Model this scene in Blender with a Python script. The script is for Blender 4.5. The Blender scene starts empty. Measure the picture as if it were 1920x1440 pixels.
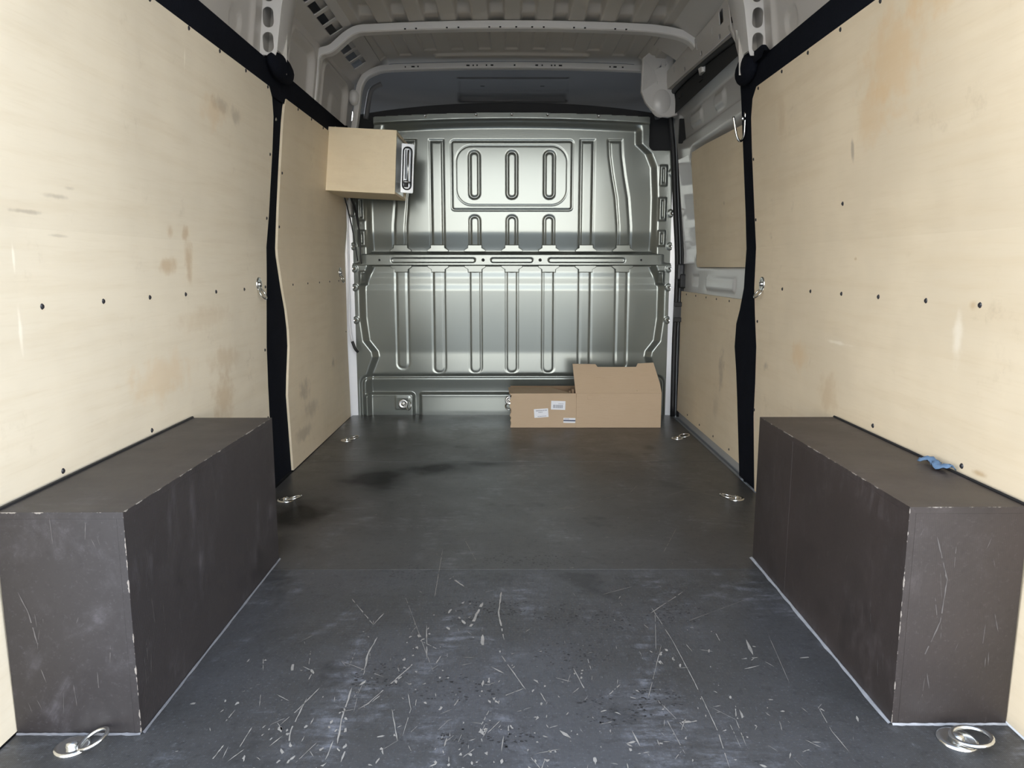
import bpy, math, random
import numpy as np
from mathutils import Vector, Matrix, Euler
random.seed(7)
S = bpy.context.scene
COL = S.collection
PI = math.pi

# ------------------------------------------------------------------ camera, sky, exposure
cd = bpy.data.cameras.new('camera'); cam = bpy.data.objects.new('camera', cd); COL.objects.link(cam)
cd.sensor_width = 36.0; cd.lens = 36.0 * 1400 / 1920; cd.clip_start = 0.05; cd.clip_end = 500
cam.location = (-0.0136, 0.0, 0.83)
cam.rotation_euler = (PI / 2 - math.atan(220 / 1400), 0, -math.atan(5 * math.cos(math.atan(220 / 1400)) / 1400))
S.camera = cam
w = bpy.data.worlds.new('sky'); S.world = w; w.use_nodes = True
nt = w.node_tree; nt.nodes.clear()
wo = nt.nodes.new('ShaderNodeOutputWorld'); bg = nt.nodes.new('ShaderNodeBackground')
tc = nt.nodes.new('ShaderNodeTexCoord'); sx = nt.nodes.new('ShaderNodeSeparateXYZ'); cr = nt.nodes.new('ShaderNodeValToRGB')
nt.links.new(tc.outputs['Generated'], sx.inputs[0]); nt.links.new(sx.outputs[2], cr.inputs[0])
cr.color_ramp.elements[0].position = 0.0; cr.color_ramp.elements[0].color = (1.0, 0.97, 0.92, 1)
cr.color_ramp.elements[1].position = 0.9; cr.color_ramp.elements[1].color = (0.15, 0.21, 0.32, 1)
e = cr.color_ramp.elements.new(0.32); e.color = (0.56, 0.61, 0.67, 1)
nt.links.new(cr.outputs[0], bg.inputs[0]); bg.inputs[1].default_value = 5.3
nt.links.new(bg.outputs[0], wo.inputs[0])
S.view_settings.view_transform = 'Standard'; S.view_settings.look = 'None'
S.view_settings.gamma = 1; S.view_settings.use_curve_mapping = False
S.view_settings.exposure = 0.74
S.cycles.max_bounces = 8; S.cycles.diffuse_bounces = 6; S.cycles.glossy_bounces = 4

# ------------------------------------------------------------------ materials
class NT:
    def __init__(s, name):
        s.m = bpy.data.materials.new(name); s.m.use_nodes = True; s.t = s.m.node_tree
        s.b = s.t.nodes['Principled BSDF']; s._c = None
    def n(s, kind, **k):
        x = s.t.nodes.new('ShaderNode' + kind)
        for a, b in k.items(): setattr(x, a, b)
        return x
    def l(s, a, b): s.t.links.new(a, b)
    def co(s):
        if not s._c: s._c = s.n('TexCoord').outputs['Object']
        return s._c
    def setin(s, sock, v):
        if isinstance(v, bpy.types.NodeSocket): s.l(v, sock)
        else: sock.default_value = v
    def math(s, op, a, b=None, c=None, clamp=False):
        x = s.n('Math', operation=op, use_clamp=clamp)
        for i, v in enumerate((a, b, c)):
            if v is not None: s.setin(x.inputs[i], v)
        return x.outputs[0]
    def vmath(s, op, a, b):
        x = s.n('VectorMath', operation=op); s.setin(x.inputs[0], a); s.setin(x.inputs[1], b); return x
    def noise(s, scale, detail=4, rough=.55, stretch=None, dist=0, off=None):
        c = s.co()
        if stretch: c = s.vmath('MULTIPLY', c, stretch).outputs[0]
        if off: c = s.vmath('ADD', c, off).outputs[0]
        x = s.n('TexNoise'); x.inputs['Scale'].default_value = scale; x.inputs['Detail'].default_value = detail
        x.inputs['Roughness'].default_value = rough; x.inputs['Distortion'].default_value = dist
        s.l(c, x.inputs['Vector']); return x.outputs['Fac']
    def ramp(s, v, a, b, lo=0.0, hi=1.0):
        x = s.n('MapRange', interpolation_type='SMOOTHSTEP'); s.setin(x.inputs[0], v)
        for i, q in zip((1, 2, 3, 4), (a, b, lo, hi)): x.inputs[i].default_value = q
        return x.outputs[0]
    def mix(s, f, a, b):
        x = s.n('Mix', data_type='RGBA'); s.setin(x.inputs[0], f)
        for i, v in ((6, a), (7, b)):
            if isinstance(v, (tuple, list)): x.inputs[i].default_value = (*v[:3], 1)
            else: s.l(v, x.inputs[i])
        return x.outputs[2]
    def spot(s, ctr, size, edge=.95, amp=.45, ns=22):
        d = s.vmath('SUBTRACT', s.co(), ctr).outputs[0]
        d = s.vmath('DIVIDE', d, size); ln = s.n('VectorMath', operation='LENGTH'); s.l(d.outputs[0], ln.inputs[0])
        v = s.math('ADD', ln.outputs['Value'], s.math('MULTIPLY', s.math('SUBTRACT', s.noise(ns, 3), .5), amp * 4))
        return s.ramp(v, 1.15, 1.15 - edge, 0, 1)
    def bump(s, h, strength=.2, dist=.002):
        x = s.n('Bump'); x.inputs['Strength'].default_value = strength; x.inputs['Distance'].default_value = dist
        s.l(h, x.inputs['Height']); s.l(x.outputs[0], s.b.inputs['Normal'])
    def out(s, col, rough=.5, metal=0, spec=.5):
        s.setin(s.b.inputs['Base Color'], (*col[:3], 1) if isinstance(col, (tuple, list)) else col)
        s.setin(s.b.inputs['Roughness'], rough); s.setin(s.b.inputs['Metallic'], metal)
        s.b.inputs['Specular IOR Level'].default_value = spec
        return s.m

def plain(name, col, rough=.5, metal=0, spec=.5, var=.06, ns=9, bump=0, bs=200):
    t = NT(name); f = t.noise(ns, 4)
    a = tuple(c * (1 - var) for c in col); b = tuple(min(1, c * (1 + var)) for c in col)
    if bump: t.bump(t.noise(bs, 2), bump)
    return t.out(t.mix(f, a, b), rough, metal, spec)

def ply(name, base, spots, seed=0):
    t = NT(name); o = (seed * 3.1, seed * 1.7, seed)
    c = t.mix(t.ramp(t.noise(1.6, 4, .6, off=o), .35, .68), tuple(v * .93 for v in base), tuple(min(1, v * 1.05) for v in base))
    g = t.noise(9, 5, .6, stretch=(1, .25, 3.2), off=o)
    c = t.mix(t.ramp(g, .42, .72, 0, .22), c, (base[0] * .82, base[1] * .76, base[2] * .66))
    fine = t.noise(60, 3, .6, stretch=(1, .15, 3), off=o)
    c = t.mix(t.ramp(fine, .5, .75, 0, .10), c, (base[0] * .7, base[1] * .62, base[2] * .5))
    dirt = t.math('MULTIPLY', t.ramp(t.noise(5, 6, .7, off=o), .56, .74), t.ramp(t.noise(30, 4, .7, off=o), .45, .7))
    c = t.mix(t.math('MULTIPLY', dirt, .32), c, (.30, .22, .13))
    for ctr, size, col, st in spots:
        c = t.mix(t.math('MULTIPLY', t.spot(ctr, size), st), c, col)
    t.bump(fine, .06)
    return t.out(c, .5, 0, .35)

BR = (.46, .30, .14); GY = (.25, .20, .15); PL = (.92, .84, .70); OR = (.66, .44, .22)
M = {}
M['ply_l'] = ply('birch_plywood_left_wall', (.73, .645, .50), [
    ((-.9, 1.97, .83), (.2, .05, .03), BR, .5), ((-.9, 2.10, .85), (.2, .03, .07), BR, .5), ((-.9, 1.99, .92), (.2, .02, .02), BR, .4),
    ((-.9, 2.09, .92), (.2, .025, .02), BR, .5), ((-.9, 2.3, .42), (.2, .10, .09), BR, .42), ((-.9, 2.33, .54), (.2, .14, .05), BR, .3),
    ((-.88, 2.3, 1.30), (.2, .07, .025), GY, .35), ((-.88, 2.42, 1.29), (.2, .05, .03), GY, .35), ((-.88, 2.25, 1.27), (.2, .1, .05), OR, .3),
    ((-.9, 1.50, .965), (.2, .045, .006), GY, .35), ((-.9, 1.40, .93), (.2, .06, .005), GY, .4), ((-.9, 1.54, .985), (.2, .02, .006), GY, .3), ((-.9, 1.5, .89), (.2, .04, .004), GY, .3),
    ((-.9, 2.2, .68), (.2, .25, .04), BR, .2), ((-.9, 1.9, .55), (.2, .2, .07), OR, .3),
    ((-.9, 1.36, .72), (.2, .006, .05), PL, .7), ((-.9, 1.36, .85), (.2, .004, .03), PL, .7), ((-.88, 1.4, 1.45), (.2, .02, .03), PL, .6),
    ((-.87, 2.05, 1.36), (.2, .006, .03), PL, .6)], 1)
M['ply_lf'] = ply('birch_plywood_left_front', (.78, .66, .48), [
    ((-.9, 3.2, .30), (.2, .10, .05), GY, .4), ((-.9, 3.3, .20), (.2, .12, .05), GY, .3), ((-.9, 3.75, .35), (.2, .03, .03), GY, .45), ((-.9, 3.15, .12), (.2, .15, .04), GY, .35)], 2)
M['ply_r'] = ply('birch_plywood_right_wall', (.74, .62, .445), [
    ((.87, 1.80, 1.30), (.2, .16, .13), OR, .45), ((.86, 1.62, 1.40), (.2, .14, .07), OR, .45), ((.87, 1.90, 1.20), (.2, .10, .08), OR, .35),
    ((.9, 2.12, .47), (.2, .07, .06), BR, .35), ((.9, 2.35, .55), (.2, .08, .05), OR, .45), ((.9, 1.41, .43), (.2, .035, .008), BR, .7),
    ((.88, 2.01, 1.13), (.2, .01, .035), GY, .55), ((.9, 1.48, .755), (.2, .015, .012), BR, .5), ((.87, 2.5, 1.30), (.2, .04, .08), BR, .22),
    ((.9, 2.65, .48), (.2, .035, .02), GY, .45), ((.9, 1.52, .68), (.2, .02, .06), PL, .5), ((.9, 2.0, .85), (.2, .012, .006), BR, .6),
    ((.9, 2.08, .62), (.2, .08, .006), PL, .5)], 5)
M['ply_door'] = ply('birch_plywood_door', (.76, .64, .46), [((.93, 3.28, .37), (.2, .05, .10), GY, .45), ((.93, 3.35, .2), (.2, .05, .06), GY, .2), ((.9, 3.3, 1.1), (.2, .01, .01), GY, .4)], 3)
M['ply_cab'] = ply('maple_plywood_cabinet', (.87, .73, .50), [], 4)

def steel(name, col, rough=.35, metal=0.0, var=.05, coat=0):
    t = NT(name); f = t.noise(3, 3)
    c = t.mix(f, tuple(v * (1 - var) for v in col), tuple(v * (1 + var) for v in col))
    d = t.ramp(t.noise(40, 5, .7), .66, .78, 0, .18); c = t.mix(d, c, (.16, .15, .13))
    t.out(c, rough, metal); t.b.inputs['Coat Weight'].default_value = coat; t.b.inputs['Coat Roughness'].default_value = .12
    return t.m
M['body'] = steel('grey_body_paint', (.50, .475, .44), .35)
M['body_light'] = steel('pale_grey_body_paint', (.60, .58, .55), .28)
M['roof'] = steel('roof_underside_paint', (.50, .47, .42), .4)
M['door'] = steel('door_inner_paint', (.47, .46, .44), .25, coat=.3)
M['white'] = steel('white_gloss_paint', (.84, .85, .87), .15, coat=.5)
M['bulk'] = steel('grey_green_bulkhead_paint', (.200, .217, .199), .20, .52, .04, .25)
M['bulk_edge'] = steel('bulkhead_flange_paint', (.50, .51, .50), .3, .1)
M['carpet'] = NT('black_carpet_felt')
t = M['carpet']; f = t.noise(120, 4, .8); t.bump(f, .8, .004); f2 = t.noise(14, 3)
c = t.mix(f2, (.004, .005, .008), (.008, .0095, .015)); c = t.mix(t.ramp(f, .6, .85, 0, .5), c, (.016, .018, .025))
M['carpet'] = t.out(c, .95, 0, .1)
M['black'] = plain('black_rubber', (.012, .012, .013), .55)
M['darkslot'] = plain('unlit_cavity', (.012, .012, .012), .9)  # near black colour stands in for the shade in holes and gaps
M['plastic'] = plain('dark_grey_headliner', (.105, .104, .104), .6, bump=.1)
M['blackplastic'] = plain('black_foam_trim', (.012, .012, .013), .75)
M['blockplastic'] = plain('dark_latch_plastic', (.03, .032, .036), .4)
M['chrome'] = plain('zinc_plated_steel', (.72, .72, .70), .22, 1.0, var=.12, ns=60)
M['alu'] = plain('brushed_aluminium', (.70, .73, .76), .3, .85)
M['screw'] = plain('black_screw_head', (.018, .017, .02), .4)
M['sealant'] = plain('grey_sealant', (.17, .17, .18), .6, var=.25, ns=40)
M['sealant_pale'] = plain('pale_sealant', (.33, .33, .34), .6, var=.3, ns=40)
M['scratch'] = plain('pale_scratch', (.11, .10, .095), .6, var=.5, ns=60)
M['cable'] = plain('black_cable_sheath', (.012, .012, .014), .45)
M['whitecable'] = plain('white_cable_sheath', (.78, .79, .82), .35)
M['rag'] = plain('blue_cloth', (.10, .17, .27), .9, var=.3, ns=120)
M['paper'] = plain('white_paper', (.82, .83, .86), .6, var=.02)
M['ink'] = plain('dark_print', (.05, .06, .12), .6)
M['greyink'] = plain('grey_print', (.25, .26, .30), .6)
M['chip'] = plain('bare_wood_chip', (.30, .275, .24), .7, var=.5, ns=30)
M['darkchip'] = plain('dark_tread_mark', (.035, .033, .033), .5)
M['sill'] = steel('sill_grey_paint', (.20, .21, .22), .35)
M['outside'] = plain('concrete_yard', (.31, .30, .28), .85, var=.15, ns=1.5)
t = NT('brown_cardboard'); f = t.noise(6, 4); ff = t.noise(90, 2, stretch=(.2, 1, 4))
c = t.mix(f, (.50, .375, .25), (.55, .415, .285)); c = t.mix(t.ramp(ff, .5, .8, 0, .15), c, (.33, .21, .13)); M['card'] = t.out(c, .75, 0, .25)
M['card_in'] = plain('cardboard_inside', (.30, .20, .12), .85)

def phenolic(name, a, b, scuff, rough, boxdim=None, amt=.5, mesh=.25, stains=(), grit=.25):
    t = NT(name)
    c = t.mix(t.ramp(t.noise(1.3, 4, .6), .35, .65), a, b)
    s1 = t.ramp(t.noise(3.2, 7, .72, stretch=(1.6, .8, 1), dist=.6), .47, .72)
    s2 = t.ramp(t.noise(26, 5, .7, stretch=(.5, 1.5, .5)), .42, .75)
    c = t.mix(t.math('MULTIPLY', t.math('MULTIPLY', s1, s2), amt), c, scuff)
    v = t.n('TexVoronoi', feature='DISTANCE_TO_EDGE'); v.inputs['Scale'].default_value = 2.3
    dist = t.vmath('ADD', t.co(), t.vmath('MULTIPLY', t.n('TexNoise').outputs['Color'], (.5, .5, .5)).outputs[0]).outputs[0]
    t.l(dist, v.inputs['Vector'])
    hair = t.math('MULTIPLY', t.ramp(v.outputs['Distance'], .006, .001), t.ramp(t.noise(7, 3), .5, .68, 0, .45))
    spec = None
    for ctr, size, st in stains:
        k = t.math('MULTIPLY', t.spot(ctr, size, 1.0, .5, 5), st); c = t.mix(k, c, tuple(x * .35 for x in a))
        spec = k if spec is None else t.math('MAXIMUM', spec, k)
    c = t.mix(t.ramp(t.noise(170, 3, .7), .55, .8, 0, grit), c, scuff)
    c = t.mix(t.ramp(t.noise(55, 4, .75, off=(3, 3, 3)), .52, .70, 0, grit), c, tuple(x * .5 for x in a))
    dk = t.ramp(t.noise(4.5, 4, .6, off=(9, 4, 2)), .60, .74, 0, .5); c = t.mix(dk, c, tuple(x * .55 for x in a))
    if boxdim:
        x0, y0, h = boxdim
        sp = t.n('SeparateXYZ'); t.l(t.co(), sp.inputs[0])
        dx = t.math('ABSOLUTE', t.math('SUBTRACT', t.math('ABSOLUTE', sp.outputs[0]), x0))
        dy = t.math('ABSOLUTE', t.math('SUBTRACT', sp.outputs[1], y0)); dz = t.math('ABSOLUTE', t.math('SUBTRACT', sp.outputs[2], h))
        wdt = t.ramp(t.noise(38, 3, .7), .42, .80, -.0005, .0036)
        for p, q in ((dx, dz), (dx, dy), (dy, dz)):
            k = t.math('LESS_THAN', t.math('MAXIMUM', p, q), wdt); c = t.mix(t.math('MULTIPLY', k, .7), c, (.36, .32, .28))
    wv = t.n('TexWave', wave_type='BANDS', bands_direction='X'); wv.inputs['Scale'].default_value = 90
    wv2 = t.n('TexWave', wave_type='BANDS', bands_direction='Y'); wv2.inputs['Scale'].default_value = 90
    for q in (wv, wv2): t.l(t.co(), q.inputs['Vector'])
    t.bump(t.math('MULTIPLY', wv.outputs['Fac'], wv2.outputs['Fac']), mesh, .0008)
    r = t.math('ADD', t.math('MULTIPLY', t.noise(5, 5, .65), .25), rough - .12)
    t.out(c, r, 0, .5)
    if not boxdim: spec = t.math('MAXIMUM', spec if spec is not None else 0.0, t.math('MAXIMUM', t.math('MULTIPLY', dk, 1.1), t.ramp(t.noise(38, 6, .78, off=(5, 1, 3)), .50, .70, 0, .55)))
    if spec is not None: t.l(t.math('MULTIPLY_ADD', spec, -.45, .5), t.b.inputs['Specular IOR Level'])
    return t.m
M['floor'] = phenolic('worn_dark_phenolic_floor', (.054, .052, .050), (.078, .077, .080), (.25, .255, .28), .42, amt=1.0, grit=.5)
M['floor_far'] = phenolic('dark_phenolic_floor', (.050, .046, .043), (.070, .067, .064), (.21, .21, .215), .36, amt=1.0, grit=.35, stains=[((-.74, 2.48, 0), (.17, .34, .5), 1), ((-.55, 2.85, 0), (.18, .22, .5), 1), ((-.33, 3.03, 0), (.24, .13, .5), 1), ((-.10, 3.09, 0), (.16, .06, .5), .9), ((.64, 3.38, 0), (.04, .07, .5), .6), ((-.72, 2.15, 0), (.08, .2, .5), .6)])
M['arch_l'] = phenolic('brown_phenolic_left', (.027, .023, .023), (.036, .031, .031), (.13, .12, .13), .46, (.676, 1.232, .414), .8)
M['arch_r'] = phenolic('brown_phenolic_right', (.028, .022, .020), (.040, .030, .027), (.13, .11, .11), .46, (.688, 1.256, .414), .6)

# ------------------------------------------------------------------ helpers
def link(o, parent=None):
    COL.objects.link(o)
    if parent: o.parent = parent
    return o
def mesh(name, verts, faces, mat, parent=None, smooth=False):
    me = bpy.data.meshes.new(name); me.from_pydata([tuple(v) for v in verts], [], faces); me.update()
    if smooth: me.polygons.foreach_set('use_smooth', [True] * len(me.polygons))
    me.materials.append(mat)
    return link(bpy.data.objects.new(name, me), parent)
def tag(o, label=None, cat=None, group=None, kind=None):
    for k, v in (('label', label), ('category', cat), ('group', group), ('kind', kind)):
        if v: o[k] = v
    return o
def empty(name, loc=(0, 0, 0), rot=(0, 0, 0)):
    o = bpy.data.objects.new(name, None); o.location = loc; o.rotation_euler = rot; o.empty_display_size = .05; return link(o)
def bev(o, wdt, seg=2, ang=.6):
    m = o.modifiers.new('bevel', 'BEVEL'); m.width = wdt; m.segments = seg; m.limit_method = 'ANGLE'; m.angle_limit = ang; return o
BOXF = [(0, 1, 3, 2), (4, 6, 7, 5), (0, 4, 5, 1), (2, 3, 7, 6), (0, 2, 6, 4), (1, 5, 7, 3)]
def boxv(a, b): return [(x, y, z) for x in (a[0], b[0]) for y in (a[1], b[1]) for z in (a[2], b[2])]
def box(name, a, b, mat, parent=None, bevel=0):
    o = mesh(name, boxv(a, b), BOXF, mat, parent)
    if bevel: bev(o, bevel)
    return o
class MB:
    def __init__(s): s.v = []; s.f = []
    def add(s, v, f): k = len(s.v); s.v += list(v); s.f += [tuple(i + k for i in q) for q in f]; return s
    def box(s, a, b): return s.add(boxv(a, b), BOXF)
    def build(s, name, mat, parent=None, smooth=False): return mesh(name, s.v, s.f, mat, parent, smooth)
def tubedata(path, r, n=8, closed=False):
    P = [Vector(p) for p in path]; vs = []; fs = []; N = len(P); up = None
    rr = r if isinstance(r, (list, tuple)) else [r] * N
    for i, p in enumerate(P):
        a = P[i - 1] if (i or closed) else P[0]; b = P[(i + 1) % N] if (i < N - 1 or closed) else P[-1]
        t = (b - a).normalized()
        if up is None: up = t.orthogonal().normalized()
        up = (up - t * up.dot(t)).normalized(); q = t.cross(up)
        vs += [p + (up * math.cos(k * 2 * PI / n) + q * math.sin(k * 2 * PI / n)) * rr[i] for k in range(n)]
    for i in range(N if closed else N - 1):
        j = (i + 1) % N
        fs += [(i * n + k, i * n + (k + 1) % n, j * n + (k + 1) % n, j * n + k) for k in range(n)]
    if not closed: fs += [tuple(range(n))[::-1], tuple((N - 1) * n + k for k in range(n))]
    return vs, fs
def tube(name, path, r, mat, parent=None, n=8, closed=False):
    v, f = tubedata(path, r, n, closed); return mesh(name, v, f, mat, parent, True)
def smoothpath(pts, n=6):
    P = [Vector(p) for p in pts]; P = [P[0] * 2 - P[1]] + P + [P[-1] * 2 - P[-2]]; out = []
    for i in range(1, len(P) - 2):
        a, b, c, d = P[i - 1:i + 3]
        for k in range(n):
            t = k / n; out.append(.5 * ((2 * b) + (c - a) * t + (2 * a - 5 * b + 4 * c - d) * t * t + (3 * b - a - 3 * c + d) * t ** 3))
    return out + [P[-2]]
def lathe(name, prof, mat, parent=None, n=20):
    vs = [(r * math.cos(k * 2 * PI / n), r * math.sin(k * 2 * PI / n), z) for r, z in prof for k in range(n)]
    fs = [(i * n + k, i * n + (k + 1) % n, (i + 1) * n + (k + 1) % n, (i + 1) * n + k) for i in range(len(prof) - 1) for k in range(n)]
    fs.append(tuple((len(prof) - 1) * n + k for k in range(n)))
    return mesh(name, vs, fs, mat, parent, True)
def rrect(x0, z0, x1, z1, r, n=6):
    out = []
    for cx, cz, a in ((x1 - r, z0 + r, -90), (x1 - r, z1 - r, 0), (x0 + r, z1 - r, 90), (x0 + r, z0 + r, 180)):
        out += [(cx + r * math.cos(math.radians(a + 90 * k / n)), cz + r * math.sin(math.radians(a + 90 * k / n))) for k in range(n + 1)]
    return out
def plate(name, outline, holes, thick, fn, mat, parent=None, bevel=.0008):
    """flat sheet with true holes cut through; fn(u, v, t) places it"""
    cu = bpy.data.curves.new(name, 'CURVE'); cu.dimensions = '2D'; cu.fill_mode = 'BOTH'; cu.extrude = thick / 2; cu.bevel_depth = bevel; cu.bevel_resolution = 1
    for L in [outline] + holes:
        sp = cu.splines.new('POLY'); sp.points.add(len(L) - 1); sp.use_cyclic_u = True
        for p, q in zip(sp.points, L): p.co = (q[0], q[1], 0, 1)
    o = bpy.data.objects.new(name, cu); COL.objects.link(o)
    me = bpy.data.meshes.new_from_object(o, depsgraph=bpy.context.evaluated_depsgraph_get())
    bpy.data.objects.remove(o); bpy.data.curves.remove(cu)
    for v in me.vertices: v.co = fn(v.co.x, v.co.y, v.co.z)
    me.materials.clear(); me.materials.append(mat); me.name = name
    return link(bpy.data.objects.new(name, me), parent)
def heightfield(name, us, vs, fn, mat, parent=None, mask=None):
    U, Vv = np.meshgrid(us, vs); P = fn(U, Vv)
    nv, nu = U.shape; co = np.stack([np.broadcast_to(p, U.shape) for p in P], -1).reshape(-1, 3).astype(np.float32)
    i = np.arange(nv * nu).reshape(nv, nu); q = np.stack([i[:-1, :-1], i[:-1, 1:], i[1:, 1:], i[1:, :-1]], -1)
    if mask is not None:
        k = mask((U[:-1, :-1] + U[1:, 1:]) / 2, (Vv[:-1, :-1] + Vv[1:, 1:]) / 2); q = q[k]
    q = q.reshape(-1, 4)
    used = np.unique(q); rm = np.full(nv * nu, -1); rm[used] = np.arange(len(used)); q = rm[q]; co = co[used]
    me = bpy.data.meshes.new(name); me.vertices.add(len(co)); me.vertices.foreach_set('co', co.ravel())
    me.loops.add(q.size); me.loops.foreach_set('vertex_index', q.ravel().astype(np.int32))
    me.polygons.add(len(q)); me.polygons.foreach_set('loop_start', np.arange(0, q.size, 4, dtype=np.int32))
    me.polygons.foreach_set('use_smooth', np.ones(len(q), bool)); me.update(calc_edges=True); me.materials.append(mat)
    return link(bpy.data.objects.new(name, me), parent)
def sstep(a, b, x):
    t = np.clip((x - a) / (b - a), 0, 1); return t * t * (3 - 2 * t)
def sdbox(x, z, x0, z0, x1, z1, r):
    qx = np.abs(x - (x0 + x1) / 2) - (x1 - x0) / 2 + r; qz = np.abs(z - (z0 + z1) / 2) - (z1 - z0) / 2 + r
    return np.hypot(np.maximum(qx, 0), np.maximum(qz, 0)) + np.minimum(np.maximum(qx, qz), 0) - r

# cargo wall profile: half width at height z (the walls lean inwards above the waist)
WZ = [0, .4, .9, 1.45, 1.9]; WX = [.900, .905, .902, .848, .79]
def wx(z): return float(np.interp(z, WZ, WX))
def rowpanel(name, side, rows, off, thick, mat, parent, nsub=3):
    """curved sheet on the side wall: rows of (z, y0, y1); inner face at wx(z)+off, thickness outwards"""
    zs = sorted(set([r[0] for r in rows] + [z for z in WZ if rows[0][0] < z < rows[-1][0]]))
    R = [(z, float(np.interp(z, [r[0] for r in rows], [r[1] for r in rows])), float(np.interp(z, [r[0] for r in rows], [r[2] for r in rows]))) for z in zs]
    vs = []; fs = []; n = nsub + 1; m = len(R)
    for lay in (0, 1):
        for z, a, b in R: vs += [(side * (wx(z) + off + lay * thick), a + (b - a) * k / nsub, z) for k in range(n)]
    for i in range(m - 1):
        for k in range(nsub):
            a, b, c, d = i * n + k, i * n + k + 1, (i + 1) * n + k + 1, (i + 1) * n + k
            fs += [(a, b, c, d), (a + m * n, d + m * n, c + m * n, b + m * n)]
        for e_, rev in ((0, 0), (n - 1, 1)):
            a, d = i * n + e_, (i + 1) * n + e_; fs.append((a, d, d + m * n, a + m * n))
    for i in (0, m - 1):
        for k in range(nsub): a = i * n + k; fs.append((a, a + 1, a + 1 + m * n, a + m * n))
    return mesh(name, vs, fs, mat, parent)

# screws: one mesh, many parts
_sv = [(0.0062 * math.cos(k * PI / 4), 0.0062 * math.sin(k * PI / 4), 0) for k in range(8)] + [(0.004 * math.cos(k * PI / 4), 0.004 * math.sin(k * PI / 4), .0022) for k in range(8)] + [(0, 0, .0010)]
_sf = [(k, (k + 1) % 8, 8 + (k + 1) % 8, 8 + k) for k in range(8)] + [(8 + k, 8 + (k + 1) % 8, 16) for k in range(8)]
def mkscrewmesh(mat):
    me = bpy.data.meshes.new('screw'); me.from_pydata(_sv, [], _sf); me.materials.append(mat); return me
SCREW = mkscrewmesh(M['screw']); SCREWZ = mkscrewmesh(M['chrome'])
def screw(parent, loc, nrm, me=None, s=1.0, name='screw'):
    o = bpy.data.objects.new(name, me or SCREW); link(o, parent)
    o.matrix_local = Matrix.Translation(loc) @ Vector(nrm).to_track_quat('Z', 'Y').to_matrix().to_4x4() @ Matrix.Scale(s, 4)
    return o
def wallscrew(parent, side, y, z, off=0, me=None, s=1.0):
    return screw(parent, (side * (wx(z) + off), y, z), (-side, 0, -.1 if z > .9 else 0), me, s)

# ------------------------------------------------------------------ ground outside and floor
g = mesh('ground', [(-40, -60, -.55), (40, -60, -.55), (40, 40, -.55), (-40, 40, -.55)], [(0, 1, 2, 3)], M['outside']); tag(g, kind='structure')
floor = empty('floor'); tag(floor, 'scuffed dark phenolic plywood floor of the load bay', kind='structure')
box('subfloor', (-.98, 1.0, -.06), (.905, 4.9, -.0125), M['darkslot'], floor)
HW = .8995
for (a, b, mt, lb) in ((1.0, 1.9655, 'floor', 'bluish scratched and chipped floor board at the open doors'), (1.9675, 3.1265, 'floor_far', None), (3.1285, 4.16, 'floor_far', None)):
    o = box('floor_board', (-HW, a, -.012), (HW, b, 0), M[mt], floor, .0006)
    if lb: o['label'] = lb

# wear on the floor: chips and long scratches down to the bare wood
def scratch(mb, pts, w0, z=.0006, jag=.35, step=.012):
    P = [Vector((x, y)) for x, y in pts]; L = []
    for a, b in zip(P, P[1:]):
        n = max(1, int((b - a).length / step)); L += [a.lerp(b, k / n) for k in range(n)]
    L.append(P[-1]); v = []; f = []
    for i, p in enumerate(L):
        d = (L[min(i + 1, len(L) - 1)] - L[max(i - 1, 0)]).normalized(); q = Vector((-d.y, d.x))
        ww = w0 * (.35 + random.random() * jag * 2) * (0.15 if i in (0, len(L) - 1) else 1); c = p + q * random.uniform(-.3, .3) * w0
        v += [(c.x + q.x * ww, c.y + q.y * ww, z), (c.x - q.x * ww, c.y - q.y * ww, z)]
        if i and random.random() > .12: k = 2 * i; f.append((k - 2, k - 1, k + 1, k))
    mb.add(v, f)
def chip(mb, x, y, r, asp=1.8, ang=None, z=.0006):
    ang = random.uniform(0, PI) if ang is None else ang; n = random.choice((5, 6, 8)); v = []
    for k in range(n):
        a = k * 2 * PI / n; rr = r * random.uniform(.3, 1.25); px, py = rr * asp * math.cos(a), rr * math.sin(a)
        v.append((x + px * math.cos(ang) - py * math.sin(ang), y + px * math.sin(ang) + py * math.cos(ang), z))
    mb.add(v, [tuple(range(n))])
mb = MB()
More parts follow.
